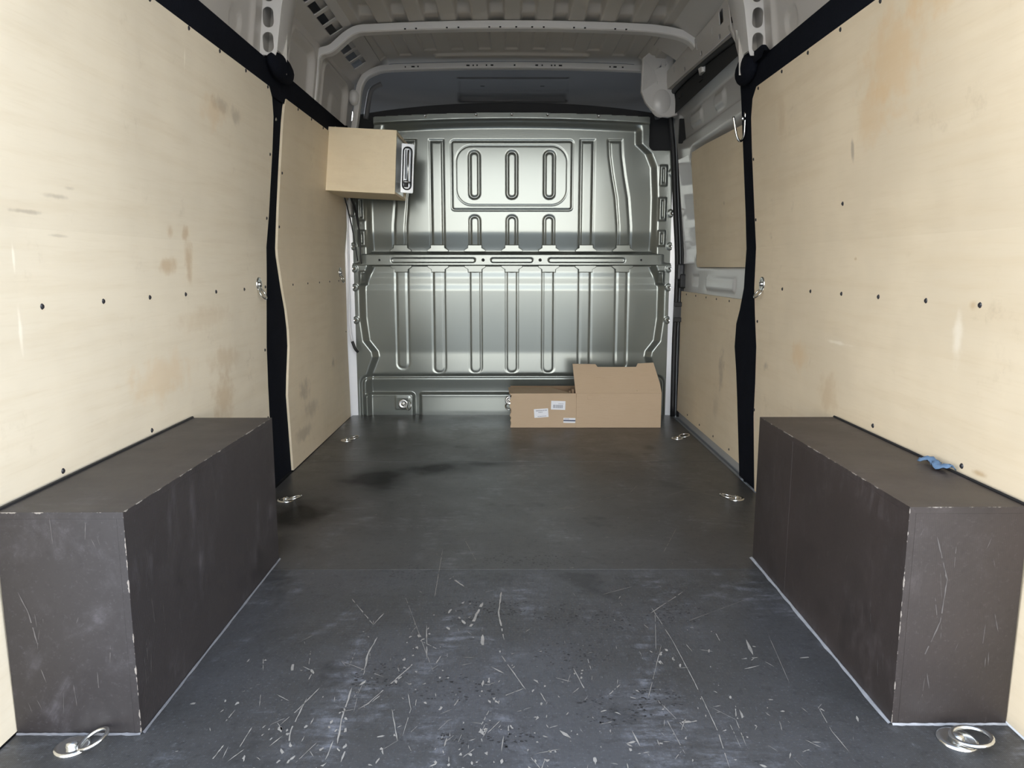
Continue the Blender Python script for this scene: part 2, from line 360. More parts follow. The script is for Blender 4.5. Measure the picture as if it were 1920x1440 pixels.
SCRATCHES = [([(-0.412, 1.782), (-0.333, 1.643), (-0.318, 1.702)], 0.00197), ([(-0.22, 1.462), (-0.286, 1.323), (-0.301, 1.305)], 0.00251), ([(-0.356, 1.458), (-0.372, 1.48), (-0.27, 1.417)], 0.00136), ([(-0.208, 1.642), (-0.191, 1.49)], 0.00201), ([(-0.031, 1.501), (0.018, 1.371)], 0.00172), ([(0.12, 1.45), (0.137, 1.363)], 0.00154), ([(0.336, 1.729), (0.352, 1.569), (0.36, 1.405), (0.363, 1.237), (0.355, 1.135)], 0.0014), ([(0.52, 1.569), (0.513, 1.503)], 0.00552), ([(0.483, 1.486), (0.531, 1.494)], 0.00275), ([(0.476, 1.445), (0.514, 1.46)], 0.0027), ([(0.575, 1.311), (0.569, 1.233), (0.574, 1.176)], 0.00143), ([(-0.035, 1.822), (-0.04, 1.702), (-0.026, 1.571)], 0.00304), ([(-0.313, 1.584), (-0.321, 1.513), (-0.315, 1.437)], 0.00324), ([(-0.328, 1.378), (-0.325, 1.271), (-0.317, 1.201)], 0.00244), ([(-0.392, 1.378), (-0.414, 1.306), (-0.434, 1.256)], 0.00166), ([(-0.408, 1.341), (-0.41, 1.24), (-0.401, 1.194)], 0.002), ([(-0.214, 1.359), (-0.201, 1.305), (-0.205, 1.223)], 0.00133), ([(-0.237, 1.305), (-0.212, 1.208)], 0.00173), ([(0.278, 1.321), (0.309, 1.237)], 0.00112), ([(0.368, 1.311), (0.406, 1.269), (0.401, 1.191)], 0.00122), ([(-0.212, 2.117), (-0.204, 1.791)], 0.00106), ([(-0.154, 2.205), (-0.108, 2.027)], 0.00106), ([(0.52, 2.288), (0.441, 2.094)], 0.00121), ([(0.34, 1.706), (0.307, 1.522)], 0.00111), ([(0.323, 1.545), (0.256, 1.339)], 0.00084), ([(-0.278, 1.791), (-0.212, 1.571), (-0.172, 1.437)], 0.00076), ([(0.152, 2.486), (0.238, 2.515)], 0.0017), ([(0.172, 2.503), (0.431, 2.67), (0.478, 2.772)], 0.0012), ([(0.562, 2.637), (0.659, 2.716), (0.768, 2.604)], 0.00137), ([(-0.081, 1.76), (-0.107, 1.621)], 0.00585), ([(-0.075, 1.595), (-0.073, 1.535)], 0.00561), ([(-0.053, 1.457), (-0.025, 1.43)], 0.00354), ([(0.078, 1.238), (0.095, 1.215)], 0.00631), ([(0.225, 1.805), (0.308, 1.853)], 0.00131), ([(0.434, 1.82), (0.328, 1.7)], 0.00203), ([(-0.459, 1.597), (-0.485, 1.56)], 0.00095), ([(-0.474, 1.48), (-0.461, 1.418)], 0.0044), ([(-0.104, 1.205), (-0.1, 1.226)], 0.00397), ([(-0.024, 1.223), (-0.028, 1.178)], 0.00154), ([(0.208, 1.237), (0.215, 1.192)], 0.00233), ([(-0.299, 1.151), (-0.299, 1.194)], 0.00312), ([(-0.327, 1.158), (-0.326, 1.209)], 0.00236), ([(-0.434, 1.194), (-0.42, 1.224)], 0.00238), ([(0.027, 1.171), (0.074, 1.185)], 0.00155), ([(0.278, 1.269), (0.289, 1.17)], 0.00115), ([(-0.165, 1.905), (-0.133, 1.854)], 0.00435), ([(0.577, 1.593), (0.551, 1.394)], 0.0007), ([(0.409, 1.659), (0.603, 1.788)], 0.00084)]
for pts, w0 in SCRATCHES: scratch(mb, pts, w0 * .7)
for k in range(200):
    y = 1.05 + abs(random.gauss(0, .26)); x = random.gauss(-.05, .33)
    if abs(x) > .64 or y > 2.2: continue
    r = random.uniform(.0010, .0034) * (1.2 if y < 1.5 else .7)
    chip(mb, x, y, r, random.uniform(1, 3.5), random.choice([None, PI / 2 + random.uniform(-.4, .4)]))
for x, y, n in ((-.23, 1.55, 10), (.32, 1.5, 8), (-.14, 1.7, 9), (.42, 1.62, 6), (-.33, 1.25, 12), (-.42, 1.2, 12), (-.05, 1.3, 8)):
    for k in range(n): chip(mb, x + random.gauss(0, .02), y + random.gauss(0, .05), random.uniform(.0016, .0045), random.uniform(1, 3), PI / 2 + random.uniform(-.6, .6))
for k in range(260):
    y = 1.05 + abs(random.gauss(0, .33)); x = random.gauss(-.05, .36); a = random.choice([random.gauss(PI / 2, .35), random.uniform(0, PI)]); L = abs(random.gauss(0, .022)) + .004
    if abs(x) < .62 and y < 2.3: scratch(mb, [(x, y), (x + L * math.cos(a) + random.gauss(0, .002), y + L * math.sin(a))], random.uniform(.0004, .0014), step=.005)
for k in range(70): chip(mb, random.uniform(-.6, .6), random.uniform(1.9, 3.6), random.uniform(.0008, .002), random.uniform(1, 5), random.gauss(0, .4))
o = mb.build('bare_wood_chips', M['chip'], floor); o['kind'] = 'stuff'
mb = MB()
for x, y, rx, ry in ((-.03, 2.03, .06, .05), (.09, 2.02, .08, .06), (-.12, 1.72, .06, .07), (-.02, 1.74, .06, .05), (.10, 1.70, .07, .06), (.22, 1.66, .06, .05), (.12, 1.50, .08, .06), (-.3, 1.95, .07, .05), (.38, 1.70, .09, .05),
                     (-.12, 1.38, .09, .05), (.18, 1.30, .07, .05), (-.28, 1.42, .06, .05), (.27, 1.33, .05, .05), (-.05, 1.22, .09, .03)):
    for k in range(46):
        a = random.uniform(0, 2 * PI); r = math.sqrt(random.random()); chip(mb, x + rx * r * math.cos(a), y + ry * r * math.sin(a), random.uniform(.0016, .0034), random.uniform(1, 1.8), 0, .0004)
o = mb.build('dark_tread_marks', M['darkchip'], floor); o['kind'] = 'stuff'

def carpet_lump(s, x, y, z, sc, par):
    n, m = 16, 10
    vs = [(s * x + sc[0] * math.sin(PI * j / m) * math.cos(2 * PI * i / n), y + sc[1] * math.sin(PI * j / m) * math.sin(2 * PI * i / n), z + sc[2] * math.cos(PI * j / m)) for j in range(m + 1) for i in range(n)]
    fs = [(j * n + i, j * n + (i + 1) % n, (j + 1) * n + (i + 1) % n, (j + 1) * n + i) for j in range(m) for i in range(n)]
    return mesh('carpet_fold', vs, fs, M['carpet'], par, True)
# ------------------------------------------------------------------ left wall
wl = empty('wall_left'); tag(wl, 'left van side with birch plywood lining and black carpet trim', kind='structure')
wr = empty('wall_right'); tag(wr, 'right van side with birch plywood lining and black carpet trim', kind='structure')
for s, p in ((-1, wl), (1, wr)):
    rowpanel('outer_skin', s, [(-.06, .98, 2.86 if s > 0 else 4.25), (1.99, .98, 2.86 if s > 0 else 4.25)], .085, .004, M['body'], p, 2)
PLY = .009
# (z, front edge of the rear panel) and (z, pillar front edge)
prL = [(0.004, 2.700), (.10, 2.714), (.44, 2.729), (.54, 2.731), (.70, 2.752), (.80, 2.768), (1.02, 2.790), (1.25, 2.795), (1.36, 2.790), (1.42, 2.765), (1.45, 2.728)]
rear = rowpanel('plywood_panel', -1, [(z, 1.0, y) for z, y in prL], 0, PLY, M['ply_l'], wl)
rear['label'] = 'large birch plywood panel with brown drip stains'
pfL = [(.004, 2.978), (.32, 2.963), (.45, 3.000), (.51, 3.016), (.58, 3.015), (.66, 2.995), (.75, 2.955), (.87, 2.912), (1.05, 2.902), (1.225, 2.902), (1.36, 2.906), (1.42, 2.915), (1.45, 2.930)]
front = rowpanel('plywood_panel', -1, [(z, y, 4.10) for z, y in pfL], 0, PLY, M['ply_lf'], wl)
felt = empty('trim_1'); tag(felt, 'black carpet strip covering the left pillar and roof edge', kind='structure')
rowpanel('pillar_strip', -1, [(z, a - .03, b + .03) for (z, a), b in [((z, y), float(np.interp(z, [q[0] for q in pfL], [q[1] for q in pfL]))) for z, y in prL]] + [(1.50, 2.70, 2.93), (1.548, 2.72, 2.90)], .010, .012, M['carpet'], felt, 4)
carpet_lump(-1, .826, 2.80, 1.526, (.031, .13, .046), felt)
ed = rowpanel('edge_strip', -1, [(1.435, 1.0, 4.13), (1.48, 1.0, 4.13), (1.535, 1.0, 3.95)], .004, .020, M['carpet'], felt, 12)
bev(ed, .006)
wallscrew(felt, -1, 2.847, 1.361, .009, SCREWZ, 1.1)
for y in (1.43, 1.647, 1.861, 2.068, 2.283, 2.527): wallscrew(rear, -1, y, .755)
for y in (1.42, 1.64, 1.855, 2.069, 2.279, 2.495, 2.712): wallscrew(rear, -1, y, 1.444)
for y in (1.449, 1.824): wallscrew(rear, -1, y, .427)
for y, z in ((2.783, 1.227), (2.778, 1.003), (2.757, .757), (2.722, .53), (2.715, .28)): wallscrew(rear, -1, y - .012, z)
for y in (3.097, 3.326, 3.531, 3.73, 3.93): wallscrew(front, -1, y, .757, s=.8)
for y in (3.087, 3.289, 3.49, 3.70): wallscrew(front, -1, y, 1.444)
for y, z in ((2.922, 1.18), (2.918, .98)): wallscrew(front, -1, y, z)
wallscrew(front, -1, 4.07, .48, s=.8)

# ------------------------------------------------------------------ right wall
prR = [(0.004, 2.688), (.275, 2.748), (.536, 2.760), (.65, 2.790), (.751, 2.812), (1.024, 2.812), (1.25, 2.808), (1.36, 2.800), (1.42, 2.775), (1.45, 2.730)]
rearR = rowpanel('plywood_panel', 1, [(z, 1.0, y) for z, y in prR], 0, PLY, M['ply_r'], wr)
rearR['label'] = 'large birch plywood panel with a broad amber stain near the top'
pfR = [(0.0, 2.905), (.14, 2.945), (.294, 2.990), (.42, 3.03), (.505, 3.060), (.60, 3.05), (.66, 3.01), (.747, 2.970), (1.034, 2.948), (1.45, 2.935), (1.53, 2.93), (1.60, 2.92)]
feltR = empty('trim_2'); tag(feltR, 'black carpet strip covering the right pillar and roof edge', kind='structure')
zz = sorted(set([q[0] for q in prR] + [q[0] for q in pfR]))
ip = lambda z, L: float(np.interp(z, [q[0] for q in L], [q[1] for q in L]))
rowpanel('pillar_strip', 1, [(z, ip(z, prR) - .03 if z < 1.46 else 2.72 + (z - 1.46) * 1.2, ip(z, pfR)) for z in zz], .010, .05, M['carpet'], feltR, 4)
bev(rowpanel('edge_strip', 1, [(1.435, 1.0, 2.80), (1.535, 1.0, 2.80)], .004, .020, M['carpet'], feltR, 12), .006)
carpet_lump(1, .832, 2.80, 1.524, (.030, .10, .052), feltR)
bev(rowpanel('carpet_fold', 1, [(1.528, 2.58, 2.74), (1.56, 2.62, 2.73)], -.012, .02, M['carpet'], feltR, 4), .008, 3)
for y in (1.457, 1.648, 1.862, 2.071, 2.285, 2.522): wallscrew(rearR, 1, y, .756)
for y in (1.63, 1.849, 2.061, 2.275, 2.484, 2.710): wallscrew(rearR, 1, y, 1.440)
for y, z in ((1.469, .43), (1.844, .433), (2.077, .999), (2.795, 1.214), (2.80, 1.0), (2.745, .30), (2.760, .63)): wallscrew(rearR, 1, y, z)

# ------------------------------------------------------------------ bulkhead (pressed steel, as a displaced sheet)
wb = empty('wall_back'); tag(wb, 'pressed grey green steel bulkhead between load bay and cab', kind='structure')
YB = 4.15
RIBS = [-.61 + .2035 * k for k in range(7)]
def halfw(z):   # half width of the recessed field
    return np.interp(z, [0, .18, .24, .33, .36, .42, .55, .63, .72, .83, .92, 1.20, 1.36, 1.43, 1.48, 1.66], [.83, .83, .82, .785, .79, .835, .85, .85, .85, .80, .80, .80, .79, .76, .705, .70])
def bulk(x, z):
    hw = halfw(z); d = np.zeros_like(x)
    rec = sstep(0, .045, hw - np.abs(x))                                  # recessed main field
    top = 1.606 - .024 * (x / .73) ** 2
    rec = rec * sstep(0, .045, top - z)
    d -= .020 * rec
    # vertical section of the field: slopes and folds
    zz = np.linspace(0, 1.7, 1701)
    sl = np.zeros_like(zz)
    def band(a, b, v, s=.008): return v * sstep(a - s, a + s, zz) * (1 - sstep(b - s, b + s, zz))
    sl += band(.925, 1.012, .16, .022); sl += band(.772, .800, -.14) + band(.704, .732, -.14)
    sl += band(.14, .225, .22, .03); sl += band(.13, .355, -.05, .015) - band(.02, .10, .06)
    cum = np.cumsum(sl) * (zz[1] - zz[0]); cum -= cum[1200]
    d += np.interp(z, zz, cum) * rec
    # lower ribs
    for k, rx in enumerate(RIBS):
        zb = .262 if k in (0, 6) else .238
        cxs = rx + .02 * np.sign(rx) * 0
        sd = sdbox(x, z, cxs - .034, zb, cxs + .034, .90, .030)
        d += .0006 * (1 - sstep(-.016, .003, sd)) - .0019 * np.maximum(0, 1 - np.abs(sd + .003) / .010)
    # upper ribs
    ctr = .001
    for k, rx in enumerate(RIBS):
        off = rx - ctr
        if k in (0, 6): off = np.sign(off) * np.interp(z, [.9, 1.05, 1.2, 1.32, 1.42, 1.5], [.615, .612, .598, .575, .560, .555])
        if k in (2, 3, 4):
            sd = sdbox(x, z, rx - .036, .80, rx + .036, 1.112, .034)
            d -= .0036 * np.maximum(0, 1 - np.abs(sd + .011) / .0115)
            s2 = sdbox(x, z, rx - .036, 1.190, rx + .036, 1.452, .034)
            d -= .0040 * np.maximum(0, 1 - np.abs(s2 + .011) / .0115)
        else:
            sd = np.maximum(np.abs(x - ctr - off) - .035, np.maximum(.9 - z, z - 1.50))
            d += .0012 * (1 - sstep(-.016, .004, sd)) - .0032 * np.maximum(0, 1 - np.abs(sd + .002) / .011)
    # window blank
    so = sdbox(x, z, -.332, 1.130, .334, 1.504, .022); d -= .0028 * np.maximum(0, 1 - np.abs(so + .006) / .009); d += .001 * (1 - sstep(-.012, 0, so))
    si = sdbox(x, z, -.302, 1.161, .300, 1.473, .085); d -= .0014 * np.exp(-((si) / .0035) ** 2)
    # foot panels
    f1 = sdbox(x, z, -.825, -.1, -.552, .124, .02); f2 = sdbox(x, z, -.52, -.1, .80, .124, .012)
    f = np.minimum(f1, f2); d += .020 * (1 - sstep(-.012, .006, f)); d += .018 * (sstep(.20, .12, z)) * 0
    f3 = sdbox(x, z, -.852, -.1, .86, .228, .05); d -= .008 * np.exp(-((f3 + .01) / .010) ** 2)
    f4 = sdbox(x, z, -.66, .03, -.575, .105, .01); d += .003 * (1 - sstep(-.006, .003, f4))
    # rows of upright slots in the side flanges
    for s in (-1, 1):
        for a, b in ((1.266, 1.363), (1.082, 1.195), (.945, 1.02), (.737, .801)):
            q = sdbox(x, z, s * .818 - .020, a - .006, s * .818 + .020, b + .006, .004); d += .007 * (1 - sstep(-.008, .004, q))
            q = sdbox(x, z, s * .818 - .008, a + .008, s * .818 + .008, b - .008, .003); d -= .007 * (1 - sstep(-.008, .003, q))
        for zc in (1.33, 1.116, .94, .82, .717, .537):
            q = np.hypot(x - s * .866, z - zc); d += .004 * (1 - sstep(.016, .022, q))
    # flange along the top
    d += .010 * sstep(-.006, .004, z - top) 
    return (x, YB - d, z)
def bmask(x, z):
    topz = 1.638 - .022 * (np.abs(x) / .73) ** 2
    ok = z < topz
    q = sdbox(np.abs(x), z, .735, 1.515 - .07, 1.2, 1.9, .03)
    ok &= (q > 0)
    return ok & (np.abs(x) < .8745)
panel = heightfield('pressed_panel', np.arange(-.876, .8762, .0034), np.arange(-.004, 1.645, .0034), bulk, M['bulk'], wb, bmask)
# cross beam over the middle
def beamf(x, z):
    d = .034 * sstep(.833, .838, z) * (1 - sstep(.893, .912, z)) + 0 * x
    for a, b in ((-.66, -.20), (-.115, .115), (.20, .62)):
        q = sdbox(x, z, a, .852, b, .878, .012); d -= .004 * (1 - sstep(-.005, .003, q))
    q = np.abs(x); d -= .02 * sstep(.80, .88, q) * sstep(.84, .86, z)
    return (x, YB - .004 - d + .030, z)
beam = heightfield('cross_beam', np.arange(-.872, .8722, .004), np.arange(.828, .9165, .0022), beamf, M['bulk'], wb)
for x in (-.724, .709): screw(beam, (x, YB - .012, .866), (0, -1, 0), s=.9, name='bolt_hole')  # black discs stand in for the dark of open holes
for x in (-.157, .155): screw(beam, (x, YB - .010, .866), (0, -1, 0), s=1.5, name='bolt')
# shoulders where the ribs meet the beam
def tabs(zc, hh, flip, k):
    rx = RIBS[k]; w0, w1 = (.056, .036)
    o = [(rx - w0, zc + flip * hh), (rx - w0, zc + flip * .006), (rx - w1, zc - flip * .006), (rx - w1, zc - flip * .02), (rx + w1, zc - flip * .02), (rx + w1, zc - flip * .006), (rx + w0, zc + flip * .006), (rx + w0, zc + flip * hh)]
    return o
for k in range(7):
    for zc, fl, yy in ((.822, 1, YB - .003 + .024), (.925, -1, YB + .012)):
        plate('rib_foot', tabs(zc, .012, fl, k), [], .006, lambda u, v, t, yy=yy: (u, yy + t, v), M['bulk'], wb, .002)
for s in (-1, 1):
    for z in (1.33, 1.116, .94, .82, .717, .537):
        o = bpy.data.objects.new('bolt', SCREWZ); link(o, wb); o.location = (s * .870, YB - .0045, z); o.rotation_euler = (PI / 2, 0, 0); o.scale = (1.5,) * 3
for x in (-.46, -.19, -.10 + .10, .19, .46):
    o = bpy.data.objects.new('bolt', SCREWZ); link(o, wb); o.location = (x, YB - .012, 1.628 - .022 * (x / .73) ** 2); o.rotation_euler = (PI / 2, 0, 0); o.scale = (1.2,) * 3
mb = MB()
for pts in ([(.155, 1.17), (.157, 1.12), (.16, 1.06)], [(.115, 1.08), (.10, 1.03), (.105, 1.0)], [(-.195, 1.37), (-.18, 1.385)], [(-.198, 1.345), (-.18, 1.36), (-.2, 1.352), (-.185, 1.34)], [(.30, 1.05), (.295, 1.02)]):
    mb.add(*tubedata([(x, YB + .024, z) for x, z in pts], .0013, 5))
mb.build('pencil_scribble', M['greyink'], wb)
# pillars flanking the bulkhead, and closing sheets behind it
for s, p in ((-1, wl), (1, wr)):
    q = [(s * .868, 4.150, -.01), (s * .94, 4.135, -.01), (s * .868, 4.150, 1.46), (s * .94, 4.135, 1.46)]
    mesh('door_post', q + [(x, 4.20, z) for x, y, z in q], [(0, 1, 3, 2), (4, 6, 7, 5), (0, 2, 6, 4), (1, 5, 7, 3), (2, 3, 7, 6), (0, 4, 5, 1)], M['white'], p)

# ------------------------------------------------------------------ black trim over the bulkhead and cab headliner
ceil = empty('ceiling'); tag(ceil, 'bare painted van roof with ribbed sheet, cross bows and side rails', kind='structure')
arc = [(x, 1.704 - .062 * (abs(x) / .83) ** 2.2) for x in np.linspace(-.83, .83, 25)]
outl = [(-.88, 1.46), (.88, 1.46), (.88, 1.60)] + arc[::-1] + [(-.88, 1.60)]
o = plate('headliner_edge', outl, [], .03, lambda u, v, t: (u, 4.25 + t, v), M['blackplastic'], ceil, .004); o['label'] = 'black foam edge above the bulkhead'
def head(x, z):
    y = 4.62 - .16 * ((z - 1.78) / .16) ** 2 * np.sign(z - 1.78) - .25 * np.abs(x / .9) ** 4
    q = sdbox(x, z, -.315, 1.79, .33, 1.905, .012); y = y + .03 * (1 - sstep(-.012, .004, q))
    y = y - .012 * (1 - sstep(.0, .012, np.abs(z - 1.838))) * (q < 0) - .022 * sstep(1.838, 1.845, z) * (q < 0)
    return (x, y, z)
o = heightfield('cab_headliner', np.linspace(-.9, .9, 220), np.linspace(1.55, 2.0, 110), head, M['plastic'], ceil); o['label'] = 'dark grey cab headliner with shallow oblong recess'
for x, z in ((-.17, 1.875), (.18, 1.875)): box('clip', (x - .012, 4.575, z - .006), (x + .012, 4.60, z + .006), M['blackplastic'], ceil)
for s in (-1, 1):
    pth = smoothpath([(s * .70, 4.22, 1.80), (s * .755, 4.22, 1.77), (s * .775, 4.22, 1.70), (s * .79, 4.22, 1.62)], 5)
    tube('cab_trim', pth, .014, M['plastic'], ceil)

# ------------------------------------------------------------------ roof sheet and bows
def crown(x): return -.014 * (np.abs(x) / .65) ** 2
def rear_roof(x, y):
    z = 1.872 + crown(x)
    for k in range(-5, 5):
        c = (k + .5) * .1365
        a = (1 - sstep(.027, .036, np.abs(x - c)))
        z = z + a * (.030 * (1 - sstep(3.30, 3.345, y)) + .014)
    z = z - .015 * sstep(.72, .76, np.abs(x))
    return (x, y, z)
heightfield('roof_sheet', np.arange(-.76, .7601, .005), np.concatenate([np.linspace(1.0, 3.2, 30), np.arange(3.21, 3.475, .006)]), rear_roof, M['roof'], ceil)
def mid_roof(x, y):
    z = 1.895 + crown(x) + .010 * (y - 3.45)
    for k in range(-5, 6):
        c = k * .137 * (1 - .02 * (y - 3.4))
        e_ = 3.93 + .02 * abs(k) * (1 if abs(k) > 3 else 0)
        a = (1 - sstep(.028, .036, np.abs(x - c))) * (1 - sstep(e_, e_ + .012, y)); z = z + a * .009
    q = sdbox(x, y, -.40, 3.985, .40, 4.06, .03); z = z - .013 * (1 - sstep(-.014, .002, q))
    z = z - .03 * sstep(.64, .70, np.abs(x))
    return (x, y, z)
heightfield('roof_sheet', np.arange(-.76, .7601, .004), np.arange(3.38, 4.16, .005), mid_roof, M['roof'], ceil)
mesh('cab_front', [(-1.0, 5.0, .95), (1.05, 5.0, .95), (1.05, 5.0, 1.97), (-1.0, 5.0, 1.97)], [(0, 1, 2, 3)], M['plastic'], ceil)  # added unseen sheet, keeps high sky light out of the cab
mesh('roof_skin', [(-.95, .98, 1.965), (1.05, .98, 1.965), (1.05, 5.0, 1.965), (-.95, 5.0, 1.965)], [(0, 1, 2, 3)], M['roof'], ceil)

def bow(path, y0, y1, th, name, mat, lab=None):
    """swept hat section; path in (x, z) is the lower inner line"""
    P = [Vector((x, 0, z)) for x, z in path]; vs = []; n = 6
    for i, p in enumerate(P):
        t = (P[min(i + 1, len(P) - 1)] - P[max(i - 1, 0)]).normalized(); q = Vector((-t.z, 0, t.x))
        if q.z < 0 and abs(t.x) > .3: q = -q
        if abs(t.x) <= .3: q = Vector((math.copysign(1, p.x), 0, 0)) * .98 + Vector((0, 0, .1))
        for (yy, h) in ((y0, th), (y0, .004), (y0 + .008, 0), (y1 - .008, 0), (y1, .004), (y1, th)): vs.append((p + q * h)[:1] + (yy,) + (p + q * h)[2:])
    fs = [(i * n + k, i * n + (k + 1) % n, (i + 1) * n + (k + 1) % n, (i + 1) * n + k) for i in range(len(P) - 1) for k in range(n)]
    fs += [tuple(range(n)), tuple((len(P) - 1) * n + k for k in range(n))[::-1]]
    o = mesh(name, vs, fs, mat, ceil); bev(o, .002, 2, .5)
    if lab: o['label'] = lab
    return o
def rounded(pts, r, n=5):
    out = [pts[0]]
    for a, b, c in zip(pts, pts[1:], pts[2:]):
        a, b, c = Vector(a), Vector(b), Vector(c); u = (a - b).normalized(); v = (c - b).normalized()
        rr = min(r, (a - b).length * .45, (c - b).length * .45)
        for k in range(n + 1):
            t = k / n; p = (b + u * rr) * (1 - t) ** 2 + b * 2 * t * (1 - t) + (b + v * rr) * t * t; out.append((p.x, p.y))
    return out + [pts[-1]]
mid = [(x, 1.838 + .0 - .016 * (abs(x) / .62) ** 2) for x in np.linspace(-.60, .60, 17)]
lp = rounded([(-.855, 1.52), (-.838, 1.62), (-.830, 1.728), (-.775, 1.737), (-.70, 1.80)] + [(-.66, 1.820)] + mid + [(.70, 1.808), (.76, 1.79), (.80, 1.74), (.82, 1.66)], .035)
bow(lp, 3.39, 3.45, .032, 'roof_bow', M['body_light'])
mid2 = [(x, 1.838 - .012 * (abs(x) / .62) ** 2) for x in np.linspace(-.60, .60, 17)]
lp2 = rounded([(-.815, 1.50), (-.795, 1.60), (-.775, 1.74), (-.75, 1.79), (-.68, 1.822)] + mid2 + [(.665, 1.824), (.70, 1.82), (.78, 1.80)], .05)
bow2 = bow(lp2, 4.04, 4.09, .030, 'roof_bow', M['body_light'])
for px_, wd in ((762, 2), (776, 6), (785, 2.5), (875.5, 6), (885, 2.5), (892, 2.5), (909, 2.5), (919, 5), (960, 3), (1000, 5), (1010, 2.5), (1027, 2.5), (1033, 2.5), (1043, 6), (1133, 2.5), (1142, 6), (1156, 3)):
    x = (px_ - 955) / 353.; zc = 1.852 - .012 * (x / .62) ** 2; ww = wd / 353. / 2
    box('slot', (x - ww, 4.0385, zc - .0035), (x + ww, 4.06, zc + .0035), M['darkslot'], bow2)  # dark block in place of a cut slot, shade put into its colour
for px_ in (836, 857, 913, 933, 962, 991, 1012, 1067, 1087, 1142, 1162, 760, 780):
    x = (px_ - 955) / 425.; zc = 1.8395 - .016 * (x / .62) ** 2
    box('slot', (x - .004, 3.3885, zc + .001), (x + .004, 3.41, zc + .006), M['darkslot'], ceil)  # small dark blocks imitate the shaded holes along the bow

# side rails between wall and roof, with square openings on the left one
def railfn(s):
    A = Vector((s * .852, 1.760)); B = Vector((s * .675, 1.868)); L = (B - A).length; d = (B - A) / L; nrm = Vector((s * d.y * s, -d.x * s)) * s
    return lambda u, v, t: (A.x + d.x * v, u, A.y + d.y * v + t), L
fnL, LL = railfn(-1)
holes = [rrect(yc - .054, .085, yc + .054, .152, .006, 3) for yc in (2.93, 3.065, 3.20, 3.335)] + [rrect(yc - .050, .080, yc + .050, .150, .006, 3) for yc in (3.62, 3.745, 3.87)]
plate('roof_rail', [(1.0, 0), (4.12, 0), (4.12, LL), (1.0, LL)], holes, .004, fnL, M['body'], ceil)
fnR, LR = railfn(1)
plate('roof_rail', [(1.0, 0), (3.75, 0), (3.75, LR), (1.0, LR)], [], .004, fnR, M['body'], ceil)
for s in (-1,):
    mesh('rail_back', [(s * .90, 1.0, 1.85), (s * .90, 4.15, 1.85), (s * .72, 4.15, 1.935), (s * .72, 1.0, 1.935)], [(0, 1, 2, 3)], M['sill'], ceil)  # sheet coloured dark so the square openings look shaded

# left side sheet above the lining
def upl(y, z):
    base = np.interp(z, WZ, WX) + .022
    d = np.zeros_like(y)
    for a, b, z0, z1 in ((2.99, 3.33, 1.50, 1.715), (3.50, 3.98, 1.50, 1.725)):
        q = sdbox(y, z, a, z0, b, z1, .05); d -= .022 * (1 - sstep(-.015, .005, q)); d += .008 * np.exp(-((q - .012) / .008) ** 2)
    q = sdbox(y, z, 3.70, 1.42, 3.90, 1.66, .07); d += .014 * (1 - sstep(-.03, .01, q))
    q = sdbox(y, z, 3.44, 1.50, 3.47, 1.71, .01); d -= .03 * (1 - sstep(-.006, .003, q))
    return (-(base - d), y, z)
o = heightfield('side_sheet', np.arange(2.80, 4.14, .006), np.arange(1.49, 1.775, .006), upl, M['body'], wl)
def upr(s):
    def fn(y, z):
        base = np.interp(z, WZ, WX) + .03; d = np.zeros_like(y)
        for yc, zc in ((2.44, 1.675), (2.46, 1.585), (2.05, 1.68), (2.05, 1.59)):
            q = sdbox(y, z, yc - .045, zc - .034, yc + .045, zc + .034, .03); d -= .008 * (1 - sstep(-.006, .004, q))
        q = np.abs(y - 2.60); d += .012 * (1 - sstep(.0, .03, q)); 
        return (s * (base - d), y, z)
    return fn
for s, p in ((-1, wl), (1, wr)): heightfield('side_sheet', np.arange(1.0, 2.82, .01), np.arange(1.50, 1.80, .01), upr(s), M['body'], p)
# pillars with pairs of oval openings
for s, p in ((-1, wl), (1, wr)):
    hs = []
    for cx, cz in ((.829, 1.664), (.834, 1.585), (.822, 1.745)):
        hs.append([(s * u, v) for u, v in rrect(cx - .019, cz - .033, cx + .019, cz + .033, .0185, 6)])
    outl = [(s * u, v) for u, v in ((.895, 1.86), (.893, 1.66), (.872, 1.56), (.866, 1.545), (.812, 1.545), (.806, 1.56), (.796, 1.62), (.782, 1.70), (.760, 1.78), (.72, 1.86))]
    o = plate('roof_pillar', outl, hs, .003, lambda u, v, t: (u, 2.70 + t + (v - 1.5) * -.05, v), M['body_light'], p, .001)
    o['label'] = 'pale steel pillar top with stacked oval openings'
    vs = []
    prof = [(.812, 1.565), (.795, 1.62), (.781, 1.70), (.759, 1.78), (.72, 1.86)]
    for u, v in prof: vs += [(s * u, 2.70 - (v - 1.5) * .05, v), (s * (u - .004), 2.75, v), (s * (u + .012), 2.86, v), (s * (u + .035), 2.90, v)]
    mesh('pillar_flank', vs, [(i * 4 + k, i * 4 + k + 1, i * 4 + k + 5, i * 4 + k + 4) for i in range(len(prof) - 1) for k in range(3)], M['body_light'], p, True)
    mesh('pillar_cavity', [(s * .90, 2.78, 1.50), (s * .80, 2.78, 1.50), (s * .78, 2.78, 1.86), (s * .92, 2.78, 1.86)], [(0, 1, 2, 3)], M['roof'], p)

